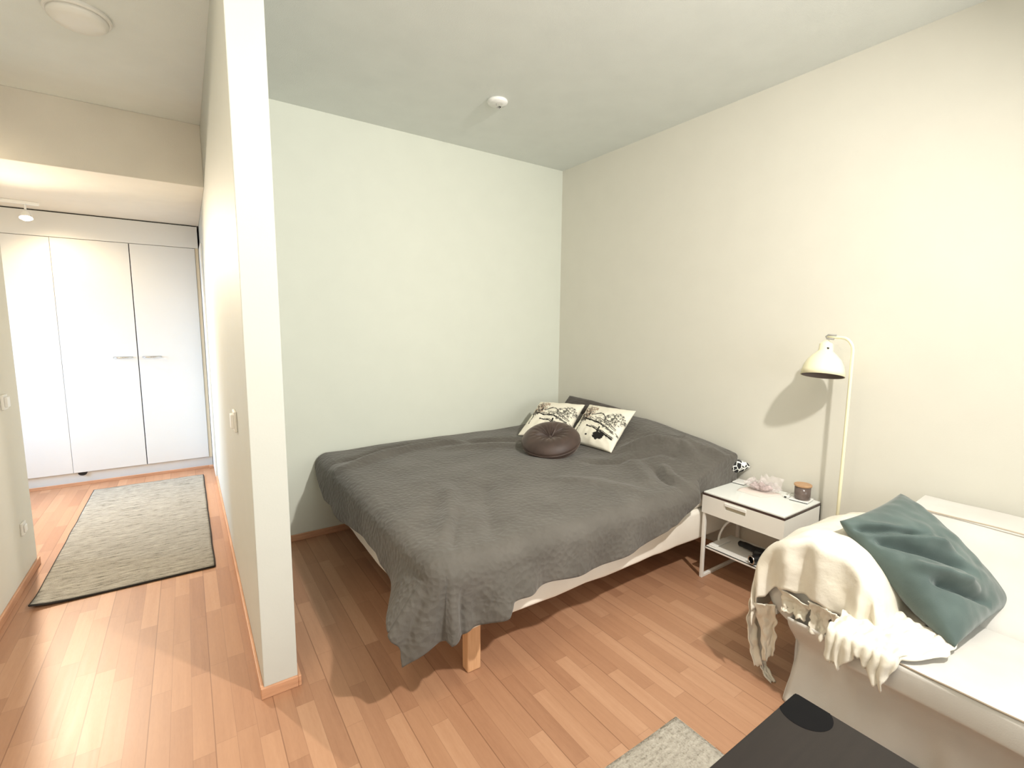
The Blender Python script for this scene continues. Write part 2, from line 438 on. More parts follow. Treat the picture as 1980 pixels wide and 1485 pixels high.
# ------------------------------------------------------------------ ceiling track with spots
tr = root('track_light', (-1.25, 5.30, ZS), 'white ceiling track with lit spot lamps in front of the hall wardrobe', 'spotlight')
bm = bmesh.new(); box(bm, -0.42, 0.36, -0.016, 0.016, -0.024, 0.0, 0.003); rail = bmobj('rail', bm, WHITE, tr)
bm = bmesh.new(); box(bm, -0.16, 0.12, -0.06, 0.0, -0.045, 0.0, 0.006); bmobj('canopy', bm, PLAST, tr)
for sx in (-0.02, 0.28):
    bm = bmesh.new(); tube(bm, [(sx, 0, -0.02), (sx, 0, -0.075)], 0.007, 12)
    st = bmobj('spot_stem', bm, WHITE, tr, smooth=True)
    bm = bmesh.new()
    lathe(bm, [(0.0, 0.0), (0.018, -0.002), (0.026, -0.02), (0.040, -0.062), (0.041, -0.066), (0.038, -0.064), (0.024, -0.022), (0.0, -0.012)], n=32)
    bmesh.ops.rotate(bm, verts=bm.verts, cent=(0, 0, 0), matrix=Matrix.Rotation(math.radians(-20), 3, 'X'))
    bmesh.ops.translate(bm, verts=bm.verts, vec=(sx, 0, -0.07))
    bmobj('spot_head', bm, WHITE, tr, smooth=True)
    bm = bmesh.new()
    lathe(bm, [(0.0, -0.050), (0.034, -0.058), (0.034, -0.066), (0.024, -0.076), (0.0, -0.080)], n=24)
    bmesh.ops.rotate(bm, verts=bm.verts, cent=(0, 0, 0), matrix=Matrix.Rotation(math.radians(-20), 3, 'X'))
    bmesh.ops.translate(bm, verts=bm.verts, vec=(sx, 0, -0.07))
    bmobj('bulb', bm, BULB, tr, smooth=True)
tr.rotation_euler = (0, 0, math.radians(8))

# ------------------------------------------------------------------ ceiling fittings
cl = root('ceiling_light', (-0.303, 2.954, H), 'round white ceiling puck on the warm-lit hall ceiling', 'ceiling light')
bm = bmesh.new(); lathe(bm, [(0, 0), (0.115, 0), (0.118, -0.012), (0.112, -0.018), (0, -0.018)], n=48); bmobj('base_plate', bm, PLAST, cl, smooth=False)
bm = bmesh.new(); lathe(bm, [(0, -0.017), (0.106, -0.018), (0.104, -0.032), (0.088, -0.046), (0.05, -0.053), (0, -0.055)], n=48); bmobj('cover', bm, PLAST, cl, smooth=True)
rs = root('ceiling_rosette', (1.642, 2.577, H), 'small round white lamp outlet with dark holes on the bedroom ceiling', 'ceiling outlet')
bm = bmesh.new(); lathe(bm, [(0, 0), (0.060, 0), (0.063, -0.006), (0.058, -0.018), (0.03, -0.024), (0, -0.024)], n=40); bmobj('cover', bm, WHITE, rs, smooth=True)
bm = bmesh.new(); box(bm, 0.018, 0.030, 0.006, 0.024, -0.0275, -0.022, 0.001); bmobj('socket_hole', bm, DARK, rs)
bm = bmesh.new(); tube(bm, smoothpath([(-0.014, -0.012, -0.022), (-0.014, -0.012, -0.040), (-0.004, -0.014, -0.048), (0.004, -0.014, -0.040)]), 0.0022, 8); bmobj('hook', bm, GREYP, rs, smooth=True)

# ------------------------------------------------------------------ switches and outlet
def switch(loc, ny, label, cat, name, s=0.08, sock=False):
    r = root(name, loc, label, cat)
    bm = bmesh.new(); box(bm, min(0, ny*0.012), max(0, ny*0.012), -s/2, s/2, -s/2, s/2, 0.004, 3); bmobj('plate', bm, PLAST, r)
    bm = bmesh.new()
    if sock: box(bm, min(ny*0.0115, ny*0.020), max(ny*0.0115, ny*0.020), -s*0.30, s*0.30, -s*0.30, s*0.30, 0.006, 3); bmobj('socket_face', bm, WHITE, r)
    else: box(bm, min(ny*0.0115, ny*0.024), max(ny*0.0115, ny*0.024), -s*0.30, s*0.30, -s*0.34, s*0.34, 0.003, 3); bmobj('rocker', bm, WHITE, r)
    return r
switch((XP0, 2.49, 1.01), -1, 'white wall switch on the hall face of the partition wall', 'switch', 'light_switch', 0.095)
switch((XL, 3.575, 1.03), 1, 'beige wall switch high on the left wall at the photo edge', 'switch', 'light_switch', 0.08)
switch((XL, 3.64, 0.307), 1, 'small white wall outlet low on the left wall above its wooden skirting', 'outlet', 'wall_outlet', 0.07, True)

# ------------------------------------------------------------------ rugs
def rug(name, x0, x1, y0, y1, th, mat, label, curl=0.0, binding=True, sk=0.0):
    cx, cy = (x0+x1)/2, (y0+y1)/2
    def f(u, v):
        x = x0+(x1-x0)*u-cx; y = y0+(y1-y0)*v-cy
        x += sk*(v-0.5)+0.004*nz(v*9, u*2, 3)
        z = th + 0.0025*nz(x*5, y*5, 1)
        if curl: z += curl*max(0, 1-math.hypot(u*1.3, v*2.2)/0.30)**2
        return (x, y, z)
    r = root(name, (cx, cy, 0), label, 'rug')
    o = link('pile' if not binding else 'woven_face', gridmesh(name, f, 60, 120), mat, r, smooth=True)
    solid(o, th*0.9, -1)
    if binding:
        for (a, b) in (((0, 0), (1, 0)), ((0, 0), (0, 1)), ((1, 0), (1, 1)), ((0, 1), (1, 1))):
            bm = bmesh.new()
            pts = [Vector(f(a[0]+(b[0]-a[0])*k/60, a[1]+(b[1]-a[1])*k/60))+Vector((0, 0, -th*0.45)) for k in range(61)]
            tube(bm, pts, th*0.5, 8)
            bmobj('edge_binding', bm, BIND, r, smooth=True)
    return r
rug('hall_runner_rug', -0.735, 0.060, 3.236, 5.34, 0.012, RUG1, 'grey woven runner rug with dark edges lying in front of the hall wardrobe', curl=0.02, sk=0.0)
rug('tufted_rug', -0.30, 1.424, -1.30, 0.980, 0.010, RUG2, 'light grey tufted rug corner beside the black coffee table', binding=False)

# ------------------------------------------------------------------ bed
BX0, BX1, BY0, BY1 = 0.75, 2.795, 1.575, 3.332
bed = root('double_bed', (1.77, 2.45, 0), 'wide low bed with white base and pale wooden legs in the room corner', 'bed')
BO = (1.77, 2.45, 0)
def softbox(name, x0, x1, y0, y1, z0, z1, mat, parent, off, r=0.05, n=26, amp=0.006, sc=5.0, rz=None):
    bm = bmesh.new(); box(bm, x0, x1, y0, y1, z0, z1, r, 4)
    bmesh.ops.triangulate(bm, faces=[f for f in bm.faces if len(f.verts) > 4])
    me_ = None
    # subdivide long edges for gentle wrinkles
    for it in range(5):
        es = [e for e in bm.edges if e.calc_length() > 0.09]
        if not es: break
        bmesh.ops.subdivide_edges(bm, edges=es, cuts=1, use_grid_fill=True)
    bm.normal_update()
    for v in bm.verts:
        p = v.co; v.co = p + v.normal*amp*noise.noise(p*sc)
    bmesh.ops.translate(bm, verts=bm.verts, vec=-Vector(off))
    return bmobj(name, bm, mat, parent, smooth=True)
softbox('base', BX0, BX1, BY0, BY1, 0.216, 0.395, SHEET, bed, BO, 0.02, amp=0.006, sc=7)
softbox('mattress', BX0+0.01, BX1-0.005, BY0+0.01, BY1-0.005, 0.385, 0.555, SHEET, bed, BO, 0.05, amp=0.006)
for lx, ly in ((0.925, 1.64), (2.72, 1.98), (0.925, 3.24), (2.72, 3.24)):
    boxo('leg', lx-0.032, lx+0.032, ly-0.025, ly+0.025, 0, 0.23, LEGW, bed, 0.006, 3, BO)

# -- bedspread
RIDGE = [ # polyline in (x, y), height, width
    ([(0.70, 2.86), (1.05, 3.03), (1.45, 3.10), (1.85, 3.06)], 0.022, 0.045),
    ([(0.72, 3.02), (1.10, 3.19), (1.60, 3.22)], -0.016, 0.035),
    ([(1.45, 3.00), (1.80, 2.80), (2.15, 2.55)], 0.016, 0.05),
    ([(1.60, 3.12), (1.95, 2.94), (2.15, 2.80)], -0.018, 0.045),
    ([(0.80, 1.62), (1.00, 1.95), (1.12, 2.30)], 0.016, 0.05),
    ([(0.98, 1.55), (1.18, 1.95), (1.34, 2.20)], -0.010, 0.04),
    ([(2.28, 2.05), (2.20, 1.85), (2.05, 1.62)], 0.014, 0.05),
    ([(2.35, 2.15), (2.52, 2.00), (2.56, 1.82), (2.50, 1.66)], 0.022, 0.035),
    ([(2.30, 1.98), (2.44, 1.88), (2.46, 1.75)], -0.012, 0.03),
    ([(1.95, 1.60), (1.85, 1.85), (1.65, 2.05)], 0.010, 0.05),
    ([(2.05, 2.18), (2.20, 2.02), (2.35, 1.96)], -0.016, 0.035),
    ([(2.62, 1.58), (2.60, 1.75), (2.66, 1.95)], 0.018, 0.03),
    ([(2.235, 1.575), (2.26, 1.68), (2.33, 1.80)], 0.014, 0.028),
    ([(2.17, 1.575), (2.20, 1.70), (2.28, 1.82)], -0.012, 0.022),
    ([(0.80, 1.575), (0.90, 1.74), (1.02, 1.92)], -0.012, 0.025),
    ([(0.76, 1.90), (0.95, 2.15), (1.05, 2.50)], 0.008, 0.06),
]
def segd(px, py, a, b):
    dx, dy = b[0]-a[0], b[1]-a[1]; L = dx*dx+dy*dy
    t = max(0, min(1, ((px-a[0])*dx+(py-a[1])*dy)/L))
    return math.hypot(px-a[0]-t*dx, py-a[1]-t*dy), t
def ztop(x, y):
    z = 0.578 + 0.012*math.sin((x-0.75)/2.0*PI)*math.sin((y-1.57)/1.76*PI)
    z += 0.010*nz(x*2.3, y*2.3, 4)+0.005*nz(x*6, y*4.5, 9)
    by = interp([(1.50, 0.085), (1.62, 0.11), (1.9, 0.14), (2.3, 0.185), (2.6, 0.19), (3.0, 0.19), (3.2, 0.10), (3.33, 0.03)], y)
    z += by*sstep(2.20, 2.72, x)
    z += 0.03*sstep(2.0, 2.4, x)*math.exp(-((y-1.95)/0.25)**2)*(1-sstep(2.55, 2.75, x))
    for pl, h, w in RIDGE:
        d = 9; k = 0; n = len(pl)-1
        for i in range(n):
            dd, t = segd(x, y, pl[i], pl[i+1])
            if dd < d: d = dd; k = (i+t)/n
        if d < w*3: z += 1.6*h*math.exp(-(d/w)**2)*min(1, 4*k+0.25, 4*(1-k)+0.1)
    return z
HEMF = [(0.75, 0.275), (0.90, 0.300), (0.985, 0.325), (1.01, 0.378), (1.12, 0.372), (1.34, 0.372), (1.50, 0.362), (1.82, 0.381), (2.06, 0.432), (2.25, 0.490), (2.40, 0.526), (2.80, 0.535)]
HEMS = [(1.575, 0.30), (1.72, 0.345), (1.85, 0.375), (2.00, 0.385), (2.07, 0.410), (2.25, 0.412), (2.42, 0.392), (2.65, 0.358), (2.90, 0.352), (3.07, 0.372), (3.24, 0.455), (3.33, 0.50)]
def drape(d, R):
    q = R*PI/2
    if d < q: return R*math.sin(d/R), R*(1-math.cos(d/R)), 0.0
    return R, R+(d-q), d-q
def blanket_pt(u, v):
    # u: foot hem -> head ; v: front hem -> wall
    CF = 0.13
    fx = (u-CF)/(1-CF); fy = (v-CF)/(1-CF)
    ys = max(0, fy)*(3.325-BY0)+BY0
    xs = max(0, fx)*(2.79-0.055*(1-sstep(1.6, 1.85, ys))-BX0)+BX0
    Ls = 0.60-interp(HEMS, ys)+0.02 if fy >= 0 else 0.32+0.02*min(1, -fy/0.12)
    Lt = 0.60-interp(HEMF, xs)+0.03 if fx >= 0 else 0.345
    if xs > 2.30: Lt = ztop(xs, BY0)-interp(HEMF, xs)+0.02
    ds = -fx/(CF/(1-CF))*Ls if fx < 0 else 0
    dt = -fy/(CF/(1-CF))*Lt if fy < 0 else 0
    z0 = ztop(xs, ys)
    R = 0.07
    if ds > 0 and dt > 0:
        d = math.hypot(ds, dt); ph = math.atan2(dt, ds)
        if d > 0.34: d = 0.34+(d-0.34)*0.62
        o, dr, e = drape(d, R)
        flare = 0.58*math.cos(ph)**1.3
        x = BX0 - o*math.cos(ph) - e*flare
        y = BY0 - o*math.sin(ph) + 0.06*e*math.sin(2*ph)
        z = z0 - (dr-e) - e*math.sqrt(max(0, 1-flare**2))
        w = 0.022*min(1, e/0.2)*math.sin(ph*8.0)
        x -= w*math.cos(ph)*0.6; y -= w*math.sin(ph)*0.6+0.0
        return (x, y, max(z, 0.05))
    if dt > 0:
        Rr = R*(1-sstep(2.26, 2.36, xs))+0.012
        o, dr, e = drape(dt, Rr)
        y = BY0-o + 0.010*nz(xs*7, dt*3, 2)*min(1, e/0.1)
        y -= 0.05*e*(1-sstep(2.1, 2.35, xs))
        y -= 0.030*math.exp(-((xs-0.97)/0.05)**2)*min(1, e/0.15) - 0.018*math.exp(-((xs-0.86)/0.04)**2)*min(1, e/0.15)
        k = min(1, e/0.12)
        y += 0.026*math.exp(-((xs-0.80)/0.022)**2)*k - 0.022*math.exp(-((xs-1.10)/0.05)**2)*k
        y += 0.022*math.exp(-((xs-2.17)/0.020)**2)*k - 0.024*math.exp(-((xs-2.235)/0.026)**2)*k + 0.014*math.exp(-((xs-2.02)/0.03)**2)*k
        y -= 0.012*math.sin(xs*19+1)*k*(1-sstep(2.2, 2.3, xs))
        if xs > 2.33: y = max(y, 1.5625)
        return (xs, y, z0-dr)
    if ds > 0:
        o, dr, e = drape(ds, R)
        x = BX0-o + 0.012*nz(ys*6, ds*3, 7)*min(1, e/0.1) - 0.10*e
        fl = 0.58*(1-sstep(1.58, 1.90, ys))**1.2
        x -= fl*e
        return (x, ys, z0-(dr-e)-e*math.sqrt(1-fl*fl))
    return (xs, ys, z0)
me = gridmesh('bedspread', blanket_pt, 300, 280)
bs = solid(link('bedspread', me, BLANKET, None, smooth=True), 0.010, 1)
tag(bs, 'charcoal quilted bedspread draped over the bed, its corner hanging to the floor', 'bedspread')

# ------------------------------------------------------------------ cushions
def pillow(name, A, B, C, D, th, mat, label=None, cat=None, parent=None, n=40, pinch=0.06, wr=0.0, seed=0, side=1.0, col=None, power=0.45, folds=None):
    """closed cushion spanned by four corners (A top-left, B top-right, C bottom-right, D bottom-left)"""
    A, B, C, D = map(Vector, (A, B, C, D)); cen = (A+B+C+D)/4
    N = (B-A).cross(D-A); N = -N.normalized()
    def P(u, v, s):
        a, b = 2*u-1, 2*v-1
        pu = u; pv = v
        ka = 1-pinch*(1-b*b)*abs(a)**2; kb = 1-pinch*(1-a*a)*abs(b)**2
        a2, b2 = a*ka, b*kb
        uu, vv = (a2+1)/2, (b2+1)/2
        base = A.lerp(B, uu).lerp(D.lerp(C, uu), vv)
        h = max(0, (1-a*a)*(1-b*b))**power
        w = wr*nz(u*4+seed, v*4, 3*s+seed)*h + wr*0.5*nz(u*10+seed, v*10, s)*h**0.5
        if folds: w += 2.1*folds(u, v)*h**0.3*(1 if s > 0 else 0)
        t = th/2*h
        return base + N*(s*(t*(side if s > 0 else 1)) + w) - cen
    vs = []; fs = []
    idx = {}
    for s in (1, -1):
        for j in range(n+1):
            for i in range(n+1):
                if s == -1 and (i in (0, n) or j in (0, n)): idx[(s, i, j)] = idx[(1, i, j)]; continue
                idx[(s, i, j)] = len(vs); vs.append(tuple(P(i/n, j/n, s)))
        for j in range(n):
            for i in range(n):
                q = [idx[(s, i, j)], idx[(s, i+1, j)], idx[(s, i+1, j+1)], idx[(s, i, j+1)]]
                fs.append(tuple(q) if s == 1 else tuple(reversed(q)))
    me = bpy.data.meshes.new(name); me.from_pydata(vs, [], fs)
    if col:
        at = me.color_attributes.new('print', 'FLOAT_COLOR', 'POINT')
        for s in (-1, 1):
            for j in range(n+1):
                for i in range(n+1): at.data[idx[(s, i, j)]].color = col(i/n, j/n, s)
    o = link(name, me, mat, parent, cen, smooth=True)
    if label: tag(o, label, cat)
    return o

def fbm(x, y, s=0, o=4):
    v = 0; a = 0.5
    for k in range(o): v += a*nz(x, y, s); x *= 2.1; y *= 2.1; a *= 0.5; s += 3.7
    return v
def print_col(seed):
    """hand-inked landscape: trees left and right, arched bands, dark shape low right (u right, v down)"""
    def f(u, v, s):
        base = [0.84, 0.80, 0.68]
        if s < 0: return (*base, 1)
        k = 0.0; br = 0.0; gr = 0.0
        uu = u+0.03*nz(u*6, v*6, seed); vv = v+0.02*nz(u*7, v*7, seed+5)
        # tree, left: brown foliage and trunk
        d = math.hypot((uu-0.17)/0.16, (vv-0.27)/0.20)
        if d < 1.15 and fbm(u*26, v*26, seed)+0.30*(1-d) > 0.03: br = 0.75
        if d < 0.8 and fbm(u*34, v*30, seed+9) > 0.10: k = 1
        if abs(uu-(0.10+0.05*vv)) < 0.013+0.01*nz(v*20, 0, seed) and 0.36 < v < 0.78: k = 0.9
        if math.hypot((uu-0.15)/0.09, (vv-0.45)/0.10) < 1 and fbm(u*24, v*24, seed+2) > -0.04: k = 0.9
        # arched bands of a far shore
        arc = 0.44+0.16*(uu-0.45)+0.25*max(0, uu-0.45)**1.5
        for off, w, lo, hi in ((-0.03, 0.008, 0.40, 0.93), (0.00, 0.006, 0.45, 0.93), (0.06, 0.015+0.01*nz(u*14, 1, seed), 0.20, 0.90), (0.17, 0.008, 0.40, 0.93), (0.20, 0.014+0.012*nz(u*18, 3, seed), 0.30, 0.93)):
            if abs(vv-arc-off) < w and lo < u < hi: k = 1
        if 0.05 < vv-arc+0.01 < 0.11 and u > 0.55 and fbm(u*20, v*40, seed+1) > -0.05: k = 0.85
        if 0.0 < vv-arc < 0.06 and 0.25 < u < 0.8 and fbm(u*40, v*40, seed+4) > 0.08: k = 0.8
        # hill silhouette and middle trees
        hill = arc-0.05-0.13*math.exp(-((uu-0.50)/0.13)**2)
        if abs(vv-hill) < 0.012+0.012*nz(u*22, 2, seed) and 0.3 < u < 0.72: k = 1
        if hill < vv < arc-0.03 and 0.3 < u < 0.7 and fbm(u*30, v*30, seed+6) > 0.09: gr = 0.6
        d = math.hypot((uu-0.80)/0.20, (vv-0.38)/0.17)
        if d < 1 and fbm(u*28, v*28, seed+3)+0.15*(1-d) > 0.08: k = 0.85
        elif d < 1 and fbm(u*16, v*16, seed+8) > 0.02: gr = 0.45
        # dark shape and small marks low
        if math.hypot((uu-0.66)/0.14, (vv-0.80)/0.09) + 0.5*fbm(u*14, v*14, seed+2) < 0.85: k = 1
        if abs(uu-0.62) < 0.018 and 0.66 < v < 0.76: k = 1
        if math.hypot((u-0.40)/0.025, (v-0.82)/0.02) < 1 or math.hypot((u-0.60)/0.02, (v-0.625)/0.03) < 1: k = 1
        if 0.80 < u < 0.95 and 0.72 < v < 0.80: gr = 0.5
        c = base
        c = [a*(1-br)+b*br for a, b in zip(c, (0.32, 0.20, 0.13))]
        c = [a*(1-gr)+b*gr for a, b in zip(c, (0.30, 0.30, 0.26))]
        c = [a*(1-k)+b*k for a, b in zip(c, (0.015, 0.013, 0.012))]
        return (*c, 1)
    return f
pillow('scatter_cushion', (2.42, 3.11, 0.825), (2.55, 2.71, 0.845), (2.30, 2.63, 0.615), (2.08, 2.95, 0.615), 0.11, PRINT,
       'white cushion with black ink landscape, left of its twin and behind the round brown cushion', 'cushion', n=150, wr=0.012, seed=2, col=print_col(1.3))
pillow('scatter_cushion', (2.57, 2.68, 0.850), (2.61, 2.25, 0.860), (2.29, 2.17, 0.620), (2.27, 2.60, 0.615), 0.11, PRINT,
       'white cushion with black ink landscape, right one, nearer the nightstand', 'cushion', n=150, wr=0.010, seed=5, col=print_col(1.3))
pillow('bed_pillow', (2.73, 3.10, 0.855), (2.745, 2.40, 0.815), (2.62, 2.38, 0.73), (2.60, 3.08, 0.74), 0.12, DPILL,
       'dark grey bed pillow standing against the wall behind the printed cushions', 'pillow', n=40, wr=0.01, seed=8, pinch=0.03)
pillow('patterned_pillow', (2.50, 2.25, 0.62), (2.785, 2.25, 0.62), (2.800, 1.500, 0.612), (2.60, 1.585, 0.60), 0.13, ZEBRA,
       'black and white branch-patterned pillow end peeking from under the bedspread beside the nightstand', 'pillow', n=40, wr=0.006, seed=3, pinch=0.0, power=0.27)

# round velvet cushion with pleats
def round_cushion():
    r = root('round_cushion', (0, 0, 0), 'round brown velvet cushion with pleats gathered at its centre', 'cushion')
    bm = bmesh.new(); n = 192; prof = []
    R, T = 0.198, 0.072
    m = 36
    rings = []
    for k in range(m+1):
        t = k/m*2*PI  # around cross-section from top centre, out and back to bottom centre
        rings.append(t)
    def pt(ang, k):
        s = k/m
        # s 0..0.5 top from centre to rim, 0.5..1 bottom
        q = s*2 if s <= 0.5 else (1-s)*2
        rad = R*(0.045+0.955*math.sin(q*PI/2)**0.9)
        h = T*(max(0, 1-((rad/R-0.52)/0.50)**2))**0.55 if q > 0.0 else 0
        if rad/R < 0.52: h = T*(0.30+0.70*math.sin(rad/R/0.52*PI/2))
        pl = 0.5+0.5*math.sin(ang*19+2.2*nz(math.cos(ang)*2, math.sin(ang)*2, 1))
        depth = 0.018*math.exp(-((rad/R-0.22)/0.30)**2)*(0.6+0.5*nz(math.cos(ang)*3, math.sin(ang)*3, 5))
        h = h-depth*pl
        h = max(h, 0.0)
        rr = rad*(1+0.02*nz(math.cos(ang)*1.5, math.sin(ang)*1.5, 2))
        return Vector((rr*math.cos(ang), rr*math.sin(ang), h if s <= 0.5 else -h))
    V = [[bm.verts.new(pt(2*PI*i/n, k)) for i in range(n)] for k in range(m+1)]
    for k in range(m):
        for i in range(n):
            bm.faces.new((V[k][i], V[k][(i+1) % n], V[k+1][(i+1) % n], V[k+1][i]))
    bmesh.ops.remove_doubles(bm, verts=bm.verts, dist=0.0004)
    bmobj('cover', bm, VELVET, r, smooth=True)
    bm = bmesh.new(); tube(bm, [(R*1.0*math.cos(2*PI*i/96), R*1.0*math.sin(2*PI*i/96), 0.0) for i in range(97)], 0.005, 8, False); bmobj('piping', bm, VELVET, r, smooth=True)
    bm = bmesh.new(); lathe(bm, [(0, 0.036), (0.010, 0.034), (0.013, 0.026), (0.0, 0.020)], n=20); bmobj('button', bm, VELVET, r, smooth=True)
    return r
rc = round_cushion()
rc.location = (2.02, 2.475, 0.676)
nrm = Vector((-0.27, -0.19, 0.94)).normalized()
rc.rotation_euler = nrm.to_track_quat('Z', 'Y').to_euler()

# ------------------------------------------------------------------ nightstand
NX0, NX1, NY0, NY1, NZ = 2.40, 2.79, 1.10, 1.556, 0.52
NO = (2.595, 1.328, 0)
ns = root('nightstand', NO, 'white metal nightstand with drawer and open shelf beside the bed', 'nightstand')
def nb(name, x0, x1, y0, y1, z0, z1, mat, parent=ns, bev=0.003): return boxo(name, x0, x1, y0, y1, z0, z1, mat, parent, bev, 2, NO)
# drawer box: open-fronted carcass walls
bm = bmesh.new()
for q in ((NX0+0.012, NX1, NY0, NY0+0.012, 0.395, 0.506), (NX0+0.012, NX1, NY1-0.012, NY1, 0.395, 0.506), (NX1-0.012, NX1, NY0, NY1, 0.395, 0.506), (NX0+0.02, NX1, NY0+0.01, NY1-0.01, 0.398, 0.404)):
    box(bm, q[0]-NO[0], q[1]-NO[0], q[2]-NO[1], q[3]-NO[1], q[4], q[5], 0.002)
bmobj('carcass', bm, WSTEEL, ns)
nb('top', NX0+0.004, NX1-0.004, NY0+0.004, NY1-0.004, 0.512, NZ, TOPW, ns, 0.001)
nb('top_edge', NX0, NX1, NY0, NY1, 0.500, 0.513, EDGE, ns, 0.001)
# drawer front with a cut-out handle slot
def drawer():
    bm = bmesh.new()
    x0, x1 = NX0-NO[0], NX0+0.014-NO[0]
    ya, yb = NY0-NO[1], NY1-NO[1]
    ha, hb = 1.300-NO[1], 1.414-NO[1]
    for (a, b, c, e) in ((ya, ha, 0.397, 0.501), (hb, yb, 0.397, 0.501), (ha, hb, 0.397, 0.455), (ha, hb, 0.480, 0.501)):
        box(bm, x0, x1, a, b, c, e)
    bmesh.ops.remove_doubles(bm, verts=bm.verts, dist=0.0001)
    o = bmobj('drawer', bm, WSTEEL, ns)
    bm = bmesh.new(); box(bm, x0-0.005, x0+0.003, ha-0.004, hb+0.004, 0.475, 0.492, 0.002)
    bmobj('pull_lip', bm, WHITE, o)
    bm = bmesh.new(); box(bm, x0+0.009, x0+0.0145, ha-0.002, hb+0.002, 0.452, 0.482)
    bmobj('slot_recess', bm, plain('slot_shadow_grey', srgb(190, 180, 160), 0.6, var=0.02), o)
drawer()
# two side frames: front leg, rear leg and a floor rail each
for yy in (NY0+0.012, NY1-0.012):
    a, b = yy-0.009, yy+0.009
    nb('leg', NX0+0.004, NX0+0.024, a, b, 0.0, 0.397, WSTEEL)
    nb('leg', NX1-0.024, NX1-0.004, a, b, 0.0, 0.397, WSTEEL)
    nb('floor_rail', NX0+0.022, NX1-0.022, a, b, 0.0, 0.018, WSTEEL)
# tray shelf
bm = bmesh.new()
for q in ((NX0+0.03, NX1-0.10, NY0+0.018, NY1-0.018, 0.186, 0.190), (NX0+0.03, NX0+0.033, NY0+0.018, NY1-0.018, 0.176, 0.190)):
    box(bm, q[0]-NO[0], q[1]-NO[0], q[2]-NO[1], q[3]-NO[1], q[4], q[5])
bmobj('shelf', bm, WSTEEL, ns)

# things on the nightstand
def tray(name, c, sx, sy, rot, label):
    r = root(name, c, label, 'dish')
    bm = bmesh.new(); box(bm, -sx/2, sx/2, -sy/2, sy/2, 0.004, 0.0105, 0.003, 3)
    bmobj('plate', bm, WHITE, r)
    bm = bmesh.new(); box(bm, -sx/2+0.004, sx/2-0.004, -sy/2+0.004, sy/2-0.004, 0.0, 0.0045); bmobj('foot', bm, BLACKP, r)
    r.rotation_euler = (0, 0, rot); return r
tray('coaster', (2.725, 1.515, NZ), 0.085, 0.07, 0.1, 'small white square coaster on the nightstand, at the bed side')
tray('saucer', (2.722, 1.172, NZ), 0.095, 0.095, 0.12, 'small white square dish under the wooden-lidded jar')
jr = root('candle_jar', (2.722, 1.168, NZ+0.0105), 'smoky glass candle jar with wooden lid on the white dish', 'jar')
bm = bmesh.new(); lathe(bm, [(0, 0), (0.036, 0), (0.039, 0.004), (0.039, 0.070), (0.036, 0.070), (0.036, 0.006), (0, 0.005)], n=40); bmobj('glass', bm, GLASSJ, jr, smooth=True)
bm = bmesh.new(); lathe(bm, [(0, 0.0055), (0.0355, 0.0055), (0.0355, 0.048), (0, 0.047)], n=32); bmobj('wax', bm, plain('mauve_wax', srgb(120, 102, 94), 0.5, var=0.06), jr, smooth=False)
bm = bmesh.new(); lathe(bm, [(0, 0.071), (0.041, 0.071), (0.043, 0.073), (0.043, 0.080), (0.041, 0.082), (0, 0.082)], n=40); bmobj('lid', bm, LIDW, jr)
# lighter/stick beside the jar
st = root('charger_plug', (2.70, 1.238, NZ), 'small white plug with cable end beside the jar dish', 'plug')
bm = bmesh.new(); box(bm, -0.012, 0.012, -0.016, 0.016, 0, 0.012, 0.003); bmobj('body', bm, WHITE, st)
bm = bmesh.new(); box(bm, -0.018, -0.0115, -0.005, 0.005, 0.002, 0.009, 0.001); bmobj('tip', bm, BLACKP, st)
bm = bmesh.new(); tube(bm, smoothpath([(0.012, 0, 0.006), (0.04, -0.005, 0.02), (0.055, -0.02, 0.012), (0.07, -0.02, 0.004)]), 0.0025, 8); bmobj('cable', bm, WHITE, st, smooth=True)
# crumpled clear bag on a pale paper sheet
def bagf(u, v):
    th = 2*PI*u; r = math.sin(PI*v)
    x = 0.052*r*math.cos(th); y = 0.085*r*math.sin(th); z = 0.034-0.034*math.cos(PI*v)
    k = 1+0.55*nz(x*38, y*38, z*38)+0.3*nz(x*90+3, y*90, z*90)
    return (x*k, y*k, max(0.001, z*(0.9+0.5*nz(x*30, y*30, 2))))
bg = root('plastic_bag', (2.69, 1.375, NZ+0.003), 'crumpled clear pinkish plastic bag in the middle of the nightstand', 'bag')
o = link('film', gridmesh('film', bagf, 72, 36), FILM, bg)
def bagf2(u, v):
    x, y, z = bagf(u, v); return (x*0.62, y*0.62+0.004, z*0.62+0.002+0.004*nz(x*60, y*60, 4))
link('wrapped_item', gridmesh('wrapped_item', bagf2, 48, 24), plain('mauve_wrapped_item', srgb(190, 170, 168), 0.35, bump=(40, 0.8, 0.01), var=0.2), bg, smooth=True)
def flap(u, v):
    return (0.02+0.05*u-0.02*v, -0.09+0.12*v, 0.004+0.075*u**1.2+0.02*nz(u*5, v*7, 3))
solid(link('loose_film', gridmesh('loose_film', flap, 16, 24), FILM, bg, smooth=True), 0.0006)
def sheetf(u, v):
    x = -0.10+0.15*u; y = -0.085+0.17*v - 0.03*(u-0.5)
    cut = max(0, (0.35-u))*0.6
    y = (y)*(1-cut)
    return (x, y, 0.0008+0.0015*abs(nz(u*4, v*4, 1)))
pp = solid(link('paper_sheet', gridmesh('paper_sheet', sheetf, 20, 20), PINKP, None, (2.675, 1.375, NZ), smooth=True), 0.0006, 1)
tag(pp, 'pale pink paper sheet lying flat under the clear plastic bag', 'paper')

